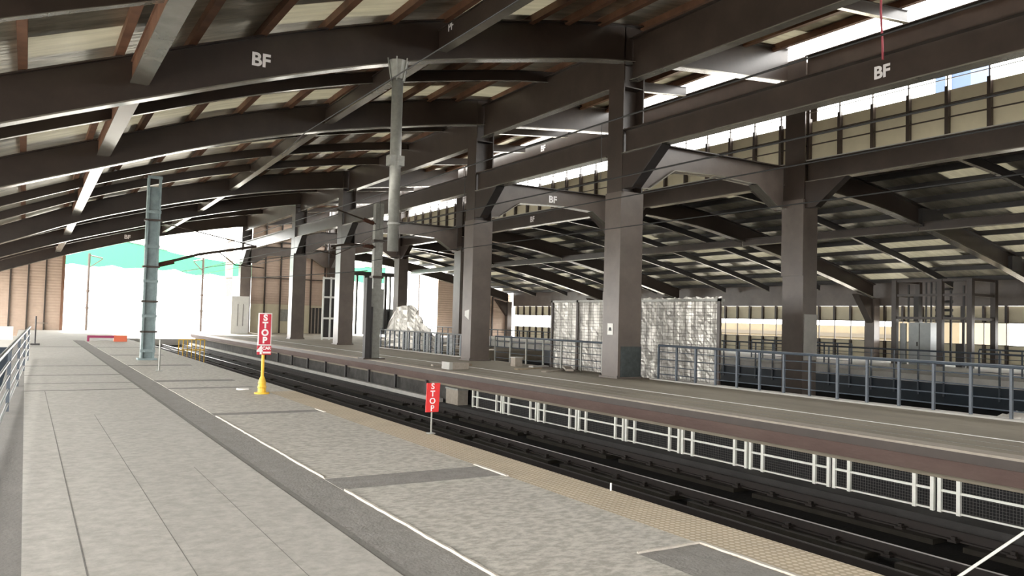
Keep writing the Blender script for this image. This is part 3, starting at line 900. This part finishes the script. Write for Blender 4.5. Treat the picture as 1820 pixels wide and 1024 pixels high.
text('4', 0.22, (4.11, 16.533, .885), '-y', 'signwhite', pl, 'numeral', .002, .010)
text('CAR', 0.085, (4.245, 16.533, .93), '-y', 'signwhite', pl, 'small_print', .002, .003)
MB().box(4.17, 4.33, 16.53, 16.536, .825, .86).build('white_bar', 'signwhite', pl)
t = thing('stop_sign', (5.04, 10.2, 0), 'small bright red STOP board on a thin grey pole at the platform edge', 'sign')
MB().tube([(5.0, 10.3, 0), (5.0, 10.3, .72)], .012, 8).build('pole', 'gpipe', t)
MB().box(4.94, 5.04, 10.24, 10.34, 0, .015).build('foot_plate', 'gpipe', t)
bt = MB().hexa([(4.89, 10.265, .31), (5.09, 10.265, .31), (5.09, 10.28, .31), (4.89, 10.28, .31), (4.90, 10.265, .72), (5.105, 10.265, .72), (5.105, 10.28, .72), (4.90, 10.28, .72)])
bd = bt.build('board', 'red', t)
for i, ch in enumerate('STOP'):
    text(ch, 0.115, (4.99, 10.263, .67 - i * .103), '-y', 'signwhite', bd, 'letter', .002, .002)
tag(MB().tube([(4.05, 17.6, 0), (4.05, 17.6, .03)], .13, 20).build('round_lid', 'paper'), 'round white lid lying on the platform behind the yellow sign base', 'lid')
tag(MB().tube([(4.98, 6.2, 0), (4.98, 6.2, .075)], .009, 8).build('edge_stub', 'white'), 'tiny white stub pipe on the near platform edge', 'pipe')
t = thing('marker_post', (3.16, 23.4, 0), 'thin grey marker post right of the grey mast', 'post')
MB().tube([(3.16, 23.4, 0), (3.16, 23.4, .85)], .025, 8).build('pole', 'gpipe', t)
MB().box(3.08, 3.24, 23.32, 23.48, 0, .02).build('foot', 'gpipe', t)
t = thing('marker_post', (.42, 40, 0), 'thin dark marker post at the far end of the left railing', 'post')
MB().tube([(.42, 40, 0), (.42, 40, 1.25)], .03, 8).build('pole', 'dark', t)
MB().box(.25, .6, 39.9, 40.1, 0, .08).build('foot', 'dark', t)

# ------------------------------------------------------------------ masts
def lattice_mast(x, y, zt, w, label, m='mast', arms=()):
    t = thing('overhead_line_mast', (x, y, 0), label, 'mast')
    h = w / 2
    # two channel sides with battens
    b = MB()
    MB().box(x - h, x - h + .06, y - h * .7, y + h * .7, 0.06, zt).build('channel', m, t)
    MB().box(x + h - .06, x + h, y - h * .7, y + h * .7, 0.06, zt).build('channel', m, t)
    MB().box(x - h + .06, x + h - .06, y - .03, y + .03, 0.06, zt - .3).build('inner_web', m, t)
    z = .25
    while z < zt:
        MB().box(x - h - .02, x + h + .02, y - h * .75, y - h * .7 + .001, z, z + .1).build('batten', m, t)
        z += 1.15
    MB().box(x - h - .08, x + h + .08, y - h - .05, y + h + .05, 0, .06).build('base_plate', m, t)
    for z in (.9, 1.9, 3.05, 4.6):
        if z < zt: MB().box(x - h - .05, x + h + .05, y - h * .8, y + h * .8, z, z + .06).build('clamp_band', 'girder', t)
    return t
lm = lattice_mast(3.5, 28.8, 6.05, .42, 'tall grey-blue overhead line mast standing on the near platform')
MB().tube([(3.65, 28.8, 3.15), (5.0, 28.8, 3.6), (6.9, 28.8, 4.0)], .045, 8).build('cantilever_arm', 'girder', lm)
MB().tube([(3.7, 28.8, 3.15), (4.2, 28.8, 3.3)], .08, 8).build('insulator', 'insul', lm)
MB().tube([(3.65, 28.8, 4.6), (6.9, 28.8, 4.0)], .02, 6).build('stay_tube', 'girder', lm)
MB().tube([(5.6, 28.8, 3.75), (6.2, 28.8, 3.3), (7.2, 28.8, 3.25)], .02, 6).build('steady_arm', 'girder', lm)
rm = thing('overhead_line_mast', (11.5, 29, 0), 'grey overhead line mast on the far platform left of the second column', 'mast')
MB().box(11.38, 11.72, 28.9, 29.15, .05, 6.0).build('upright', 'gpipe', rm)
sb = MB().box(11.30, 11.80, 28.85, 29.2, 1.2, 2.7).build('switch_box', 'gpipe', rm)
MB().box(11.36, 11.74, 28.84, 28.85, 1.3, 2.6).build('door', 'gpipe', sb)
MB().box(11.05, 11.25, 28.7, 28.95, .05, 3.1).build('dark_channel', 'dark', rm)
MB().box(11.27, 11.33, 28.7, 28.95, .05, 2.0).build('dark_channel', 'dark', rm)
MB().box(10.98, 11.85, 28.65, 29.25, 0, .05).build('base_plate', 'girder', rm)
MB().box(11.33, 11.77, 28.85, 29.2, 3.1, 3.2).build('clamp_band', 'girder', rm)
MB().box(11.33, 11.77, 28.85, 29.2, 4.5, 4.6).build('clamp_band', 'girder', rm)
MB().tube([(11.4, 28.9, 4.3), (10.4, 28.8, 4.35), (9.6, 28.8, 4.2)], .04, 8).build('cantilever_arm', 'girder', rm)
MB().tube([(11.4, 28.9, 5.2), (9.8, 28.8, 5.6)], .03, 8).build('stay_tube', 'girder', rm)
MB().tube([(11.3, 28.9, 4.3), (10.9, 28.85, 4.33)], .09, 10).build('insulator', 'insul', rm)
MB().tube([(11.3, 28.9, 5.22), (10.9, 28.85, 5.32)], .08, 10).build('insulator', 'insul', rm)
MB().tube([(10.6, 28.8, 4.3), (9.8, 28.8, 3.9), (9.2, 28.8, 4.0)], .02, 6).build('steady_arm', 'girder', rm)
# hanging tube from the lettered rafter
ht = thing('drop_tube', (7.6, 18.15, 3.3), 'grey galvanised tube hanging from the lettered rafter over the tracks', 'tube')
MB().tube([(7.62, 18.15, 3.25), (7.6, 18.15, 7.55)], [.135, .14], 16).build('tube', 'gpipe', ht, True)
MB().tube([(7.6, 18.15, 7.5), (7.6, 18.15, 7.95)], [.16, .24], 12).build('flared_head', 'gpipe', ht)
for a in range(6):
    t_ = a * math.pi / 3
    MB().tube([(7.6 + .17 * math.cos(t_), 18.15 + .17 * math.sin(t_), 7.45), (7.6 + .27 * math.cos(t_), 18.15 + .27 * math.sin(t_), 8.0)], .018, 6).build('clamp_bolt', 'gpipe', ht)
MB().box(7.42, 7.80, 18.02, 18.28, 5.35, 5.6).build('bracket', 'gpipe', ht)
MB().tube([(7.62, 18.15, 3.9), (7.62, 18.15, 3.95)], .16, 16).build('ring', 'gpipe', ht)

# ------------------------------------------------------------------ wires
def wire(pts, r, label, sag=None):
    return tag(MB().tube(pts, r, 6).build('overhead_wire', 'wire'), label, 'wire')
def caten(x, z, y0, y1, span, sag, x2=None):
    pts = []
    y = y0
    while y <= y1 + .01:
        ph = ((y - 28.8) / span) % 1
        pts.append((x, y, z - sag * 4 * ph * (1 - ph)))
        y += 1.5
    return pts
wire([(7.35, y, 7.42) for y in range(4, 28, 3)] + [(7.6, 28.5, 7.3)], .016, 'thick dark cable running diagonally under the roof past the drop tube')
wire(caten(10.0, 5.75, 2, 65, 40, -.0), .018, 'messenger wire from the far mast rising past the nearest column')
wire([(10.0, y, 4.55) for y in range(2, 66, 6)], .016, 'contact wire over the track crossing the nearest column')
wire([(10.25, y, 4.2) for y in range(2, 66, 6)], .013, 'lower contact wire over the track')
wire([(10.6, y, 3.65) for y in range(4, 30, 5)], .011, 'thin low wire crossing the two nearest columns')
wire([(11.3, 29.4, 3.4), (11.0, 40, 3.5), (10.0, 64, 4.0)], .02, 'dark wire running from the far mast to the station end')
wire([(11.3, 29.4, 4.4), (9.0, 47, 4.2), (6.9, 28.8 + 40, 4.0)], .018, 'dark cross wire between the two masts and the open end')
for y, z0, z1 in ((13.0, 4.55, 5.75), (19.0, 4.55, 5.75), (25, 4.55, 5.75)):
    tag(MB().tube([(10, y, z0), (10, y, z1)], .007, 5).build('dropper_wire', 'wire'), 'thin vertical dropper between messenger and contact wire', 'wire', 'droppers of the overhead line')
ROD = [(5.06, 2.88, 0.07), (5.9, 2.856, 0.287), (6.9, 2.83, 0.55)]
tag(MB().tube(ROD, .010, 6).build('stay_rod', 'white'), 'white stay rod crossing the bottom right corner', 'rod')
tag(MB().tube([(14.83, 9.95, 9.0), (14.82, 9.95, 8.2), (14.84, 9.92, 7.5), (14.82, 9.9, 7.2)], .022, 6).build('strap', 'pink'), 'pink strap hanging in front of the lettered girder at upper right', 'strap')

# ------------------------------------------------------------------ foil hoarding
def crumple(y0, y1, x, z0, z1, n, m_, amp=.03, seed=1):
    rnd = random.Random(seed)
    v = []; f = []
    for i in range(n + 1):
        for j in range(m_ + 1):
            v.append((x + rnd.uniform(-amp, amp) - .04 * math.sin(i * 1.3) * (j / m_), y0 + (y1 - y0) * i / n, z0 + (z1 - z0) * j / m_ + (rnd.uniform(-.03, .03) if j == m_ else 0)))
    k = len(v)
    v += [(a + .03, b, c) for a, b, c in v]
    w = m_ + 1
    for i in range(n):
        for j in range(m_):
            a = i * w + j
            f.append((a, a + w, a + w + 1, a + 1))
            f.append((k + a, k + a + 1, k + a + w + 1, k + a + w))
    b = MB(); b.v = v; b.f = f
    return b
t = thing('foil_hoarding', (16.9, 20, -0.5), 'long hoarding wrapped in crumpled silver foil behind the nearest column', 'hoarding')
crumple(16.15, 19.6, 16.8, -.5, 2.45, 40, 30, .018, 3).build('foil_sheet', 'tarp', t)
crumple(19.6, 24.5, 16.8, -.45, 2.35, 40, 26, .014, 5).build('foil_sheet', 'tarp', t)
for y in (16.15, 19.6, 21.2, 22.9, 24.5):
    MB().box(16.7, 16.76, y - .05, y + .05, -.5, 2.42).build('upright', 'girder', t)
gb = MB()
for i in range(26):
    z = -.3 + i * .105
    gb.box(16.70, 16.706, 16.2, 24.5, z, z + .008)
for i in range(33):
    y = 16.2 + i * .25
    gb.box(16.70, 16.705, y, y + .008, -.4, 2.33)
gb.build('wire_grid', 'girder', t)
MB().box(16.7, 16.9, 16.1, 24.55, 2.33, 2.4).build('top_rail', 'gpipe', t)
crumple(16.85, 16.86, 16, 0, 1, 2, 2)
# silver tarp over the stair
t = thing('silver_tarp', (17.3, 38, 0), 'silver tarp draped in a triangle over the stair behind the pale railing', 'tarp')
b = MB()
n = 24
top = [(35.2, .45), (38.5, 2.28), (40.8, 2.15), (41.8, .3)]
rnd = random.Random(4)
lo = []; hi = []
v = []; f = []
for i in range(n + 1):
    y = 35.2 + (41.8 - 35.2) * i / n
    zt = lerp([p[0] for p in top], [p[1] for p in top], y)
    for j in range(13):
        v.append((17.3 + rnd.uniform(-.04, .04) + math.copysign(.07, math.sin(i * 1.9)) + .05 * math.sin(i * .7), y, -.4 + (zt + .4) * j / 12))
k = len(v); v += [(a + .04, b_, c) for a, b_, c in v]
for i in range(n):
    for j in range(12):
        a = i * 13 + j
        f.append((a, a + 13, a + 14, a + 1)); f.append((k + a, k + a + 1, k + a + 14, k + a + 13))
b.v = v; b.f = f
b.build('sheet', 'tarp', t)
for i in range(7):
    y = 29.6 + i * 1.25
    tag(MB().box(16.5, 16.55, y, y + .55, -.1, .88).build('pale_panel', 'cabinet'), 'pale upright panel behind the railing left of the second column, %s from the right' % ORD[i], 'panel', 'pale panels behind the pale railing')

hp = MB(); rnd = random.Random(9)
N = 16
for i in range(N + 1):
    for j in range(N + 1):
        u, w_ = i / N, j / N
        hgt = max(0, 1 - ((u - .5) ** 2 + (w_ - .5) ** 2) * 4)
        hp.v.append((17.2 + 3.2 * u, 6.2 + 3.6 * w_, -.5 + .55 * hgt ** .5 + rnd.uniform(-.07, .07)))
for i in range(N):
    for j in range(N):
        a = i * (N + 1) + j
        hp.f.append((a, a + 1, a + N + 2, a + N + 1))
k = len(hp.v); hp.v += [(a, b_, -.75) for a, b_, c in hp.v]
hp.f += [tuple(k + i for i in f) for f in hp.f]
t = thing('plastic_heap', (18.8, 8, -.75), 'crumpled plastic sheeting heaped in the pit behind the railing, right edge', 'sheeting')
hp.build('sheeting', 'tarp', t)
MB().box(17.2, 20.4, 6.2, 9.8, -4.0, -.74).build('crate_stack', 'curbdark', t)

# ------------------------------------------------------------------ loose things on the far platform
t = thing('concrete_block', (10.9, 21.7, 0), 'pale block lying on the far platform above the small STOP sign', 'block')
o_ = MB().box(11.6, 12.3, 22.7, 23.2, .01, .22).build('block', 'block', t)
MB().box(11.58, 11.7, 22.68, 23.22, .01, .24).build('cap', 'slab', t)
for i, (x, y, l, a, m_) in enumerate(((12.2, 24.0, 1.4, .5, 'wood'), (11.9, 24.6, 1.2, .3, 'block'))):
    tag(MB().bar((x, y, .03), (x + l * math.cos(a), y + l * math.sin(a), .03), .12, .05).build('plank', m_), ('brown' if i == 0 else 'pale') + ' plank lying left of the pale block on the far platform', 'plank')
DB = [((14.2, 21.2, .02), (15.4, 21.9, .02), .18, .04, 'block', 'pale board lying nearest the foot of the column by the foil hoarding'),
      ((13.9, 22.4, .02), (15.2, 22.9, .02), .15, .04, 'wood', 'brown board lying left in the rubble before the foil hoarding'),
      ((15.0, 20.9, .07), (15.6, 21.9, .10), .25, .06, 'block', 'thick pale board on top of the rubble before the foil hoarding'),
      ((15.2, 23.5, .02), (16.0, 23.7, .02), .22, .05, 'slab', 'flat white board under the left corner of the foil hoarding')]
for a, b_, w, h, m_, lab in DB:
    tag(MB().bar((a[0], a[1], a[2] + h / 2 - .02), (b_[0], b_[1], b_[2] + h / 2 - .02), w, h).build('board', m_), lab, 'board')
t = thing('rubble_bucket', (15.0, 24.2, 0), 'small pale box standing at the left corner of the foil hoarding', 'box')
MB().box(14.85, 15.15, 24.0, 24.3, 0, .3).build('body', 'block', t)
MB().box(14.83, 15.17, 23.98, 24.32, .3, .33).build('lid', 'slab', t)
t = thing('notice_sheet', (14.89, 18.7, 1.3), 'white notice sheet stuck on the nearest column', 'notice')
MB().box(14.885, 14.9, 18.6, 18.86, 1.28, 1.62).build('paper', 'paper', t)
MB().prism([(18.66, 1.4), (18.8, 1.4), (18.77, 1.5), (18.69, 1.5)], 'x', 14.88, 14.885).build('printed_mark', 'print', t)
t = tag(MB().prism([(27.6, 1.6), (27.95, 1.75), (27.95, 1.95), (27.6, 2.0)], 'x', 14.885, 14.9).build('paint_patch', 'paper'), 'pale arrow-like patch on the second column', 'patch')

# ------------------------------------------------------------------ lift cage on the third platform
t = thing('lift_cage', (38, 24, 0), 'tall unfinished steel lift cage with a grey cabinet on the third platform', 'lift')
LX0, LX1, LY0, LY1, LZ = 36.8, 38.8, 20.1, 23.8, 4.1
for (x, y) in ((LX0, LY0), (LX0, LY1), (LX1, LY0), (LX1, LY1), (LX0, 21.5)):
    MB().box(x - .12, x + .12, y - .12, y + .12, 0, LZ).build('corner_post', 'girder', t)
for z in (2.2, 3.3, 4.0):
    MB().box(LX0 - .06, LX0 + .06, LY0, LY1, z, z + .12).build('ring_beam', 'girder', t)
    MB().box(LX0, LX1, LY1 - .06, LY1 + .06, z, z + .12).build('ring_beam', 'girder', t)
    MB().box(LX0, LX1, LY0 - .06, LY0 + .06, z, z + .12).build('ring_beam', 'girder', t)
cbn = MB().box(37.0, 37.9, 22.1, 23.2, 0, 2.05).build('cabinet', 'cabinet', t)
MB().box(36.98, 37.0, 22.65, 22.67, 0.05, 2.0).build('door_gap', 'dark', cbn)
MB().box(36.96, 37.0, 22.75, 22.79, .9, 1.1).build('handle', 'dark', cbn)
MB().box(36.9, 37.0, 23.3, 23.6, 0, 2.0).build('side_cabinet', 'cabinet', t)
for i, (y, z0, z1, w) in enumerate(((23.3, 2.05, 3.9, .07), (22.9, 2.1, 3.4, .25), (22.4, 2.05, 4.0, .06), (22.15, 2.05, 4.0, .06), (21.9, 2.05, 4.0, .05), (21.2, .2, 3.6, .08), (20.6, .2, 3.8, .08), (20.8, 0, 1.1, .3))):
    MB().box(37.1, 37.1 + w, y - w/2, y + w/2, z0, z1).build('guide_rail', 'dark', t)
for z in (2.3, 3.0, 2.6, 3.6):
    MB().box(37.2, 37.5, 21.3, 22.0, z, z + .12).build('bracket', 'dark', t)

# barriers at the far end of the near platform
t = thing('barrier_block', (3.6, 45, 0), 'low orange and purple barrier at the far end of the near platform', 'barrier')
MB().box(3.9, 4.5, 44.9, 45.2, 0, .32).build('orange_end', 'orange', t)
MB().box(2.7, 3.9, 44.95, 45.1, .18, .3).build('purple_rail', 'purple', t)
MB().box(2.7, 2.8, 44.95, 45.1, 0, .18).build('foot', 'purple', t)
t = thing('yellow_barrier', (8.4, 50, -1.2), 'pale yellow barred barrier standing at the track end', 'barrier')
for i in range(7):
    MB().box(6.5 + i * .2, 6.54 + i * .2, 42, 42.04, -1.2, .25).build('bar', 'yellow', t)
MB().box(6.5, 7.74, 42, 42.04, .21, .26).box(6.5, 7.74, 42, 42.04, -.3, -.25).build('frame', 'yellow', t)
t = thing('parapet', (-1.2, 59, -.5), 'white low parapet left of the left railing end', 'parapet')
MB().box(-5.5, -.6, 60.2, 60.5, -.5, .35).build('wall', 'white', t)

# buildings outside
b1 = thing('blue_glass_building', (75, 42, -6), 'blue glass building seen through the clerestory gap', 'building')
MB().box(70, 73, 38.3, 41.5, -6, 29.2).build('facade', 'glassb', b1)
MB().box(69.9, 70, 40.0, 40.5, -6, 29.2).build('mullion', 'white', b1)
b2 = thing('beige_building', (60, 45, -6), 'beige banded building seen through the strip windows', 'building')
MB().box(56, 66, 36, 66, -6, 1.9).box(50, 55.9, 28, 32.5, -6, 2.7).build('wall', 'outside', b2)
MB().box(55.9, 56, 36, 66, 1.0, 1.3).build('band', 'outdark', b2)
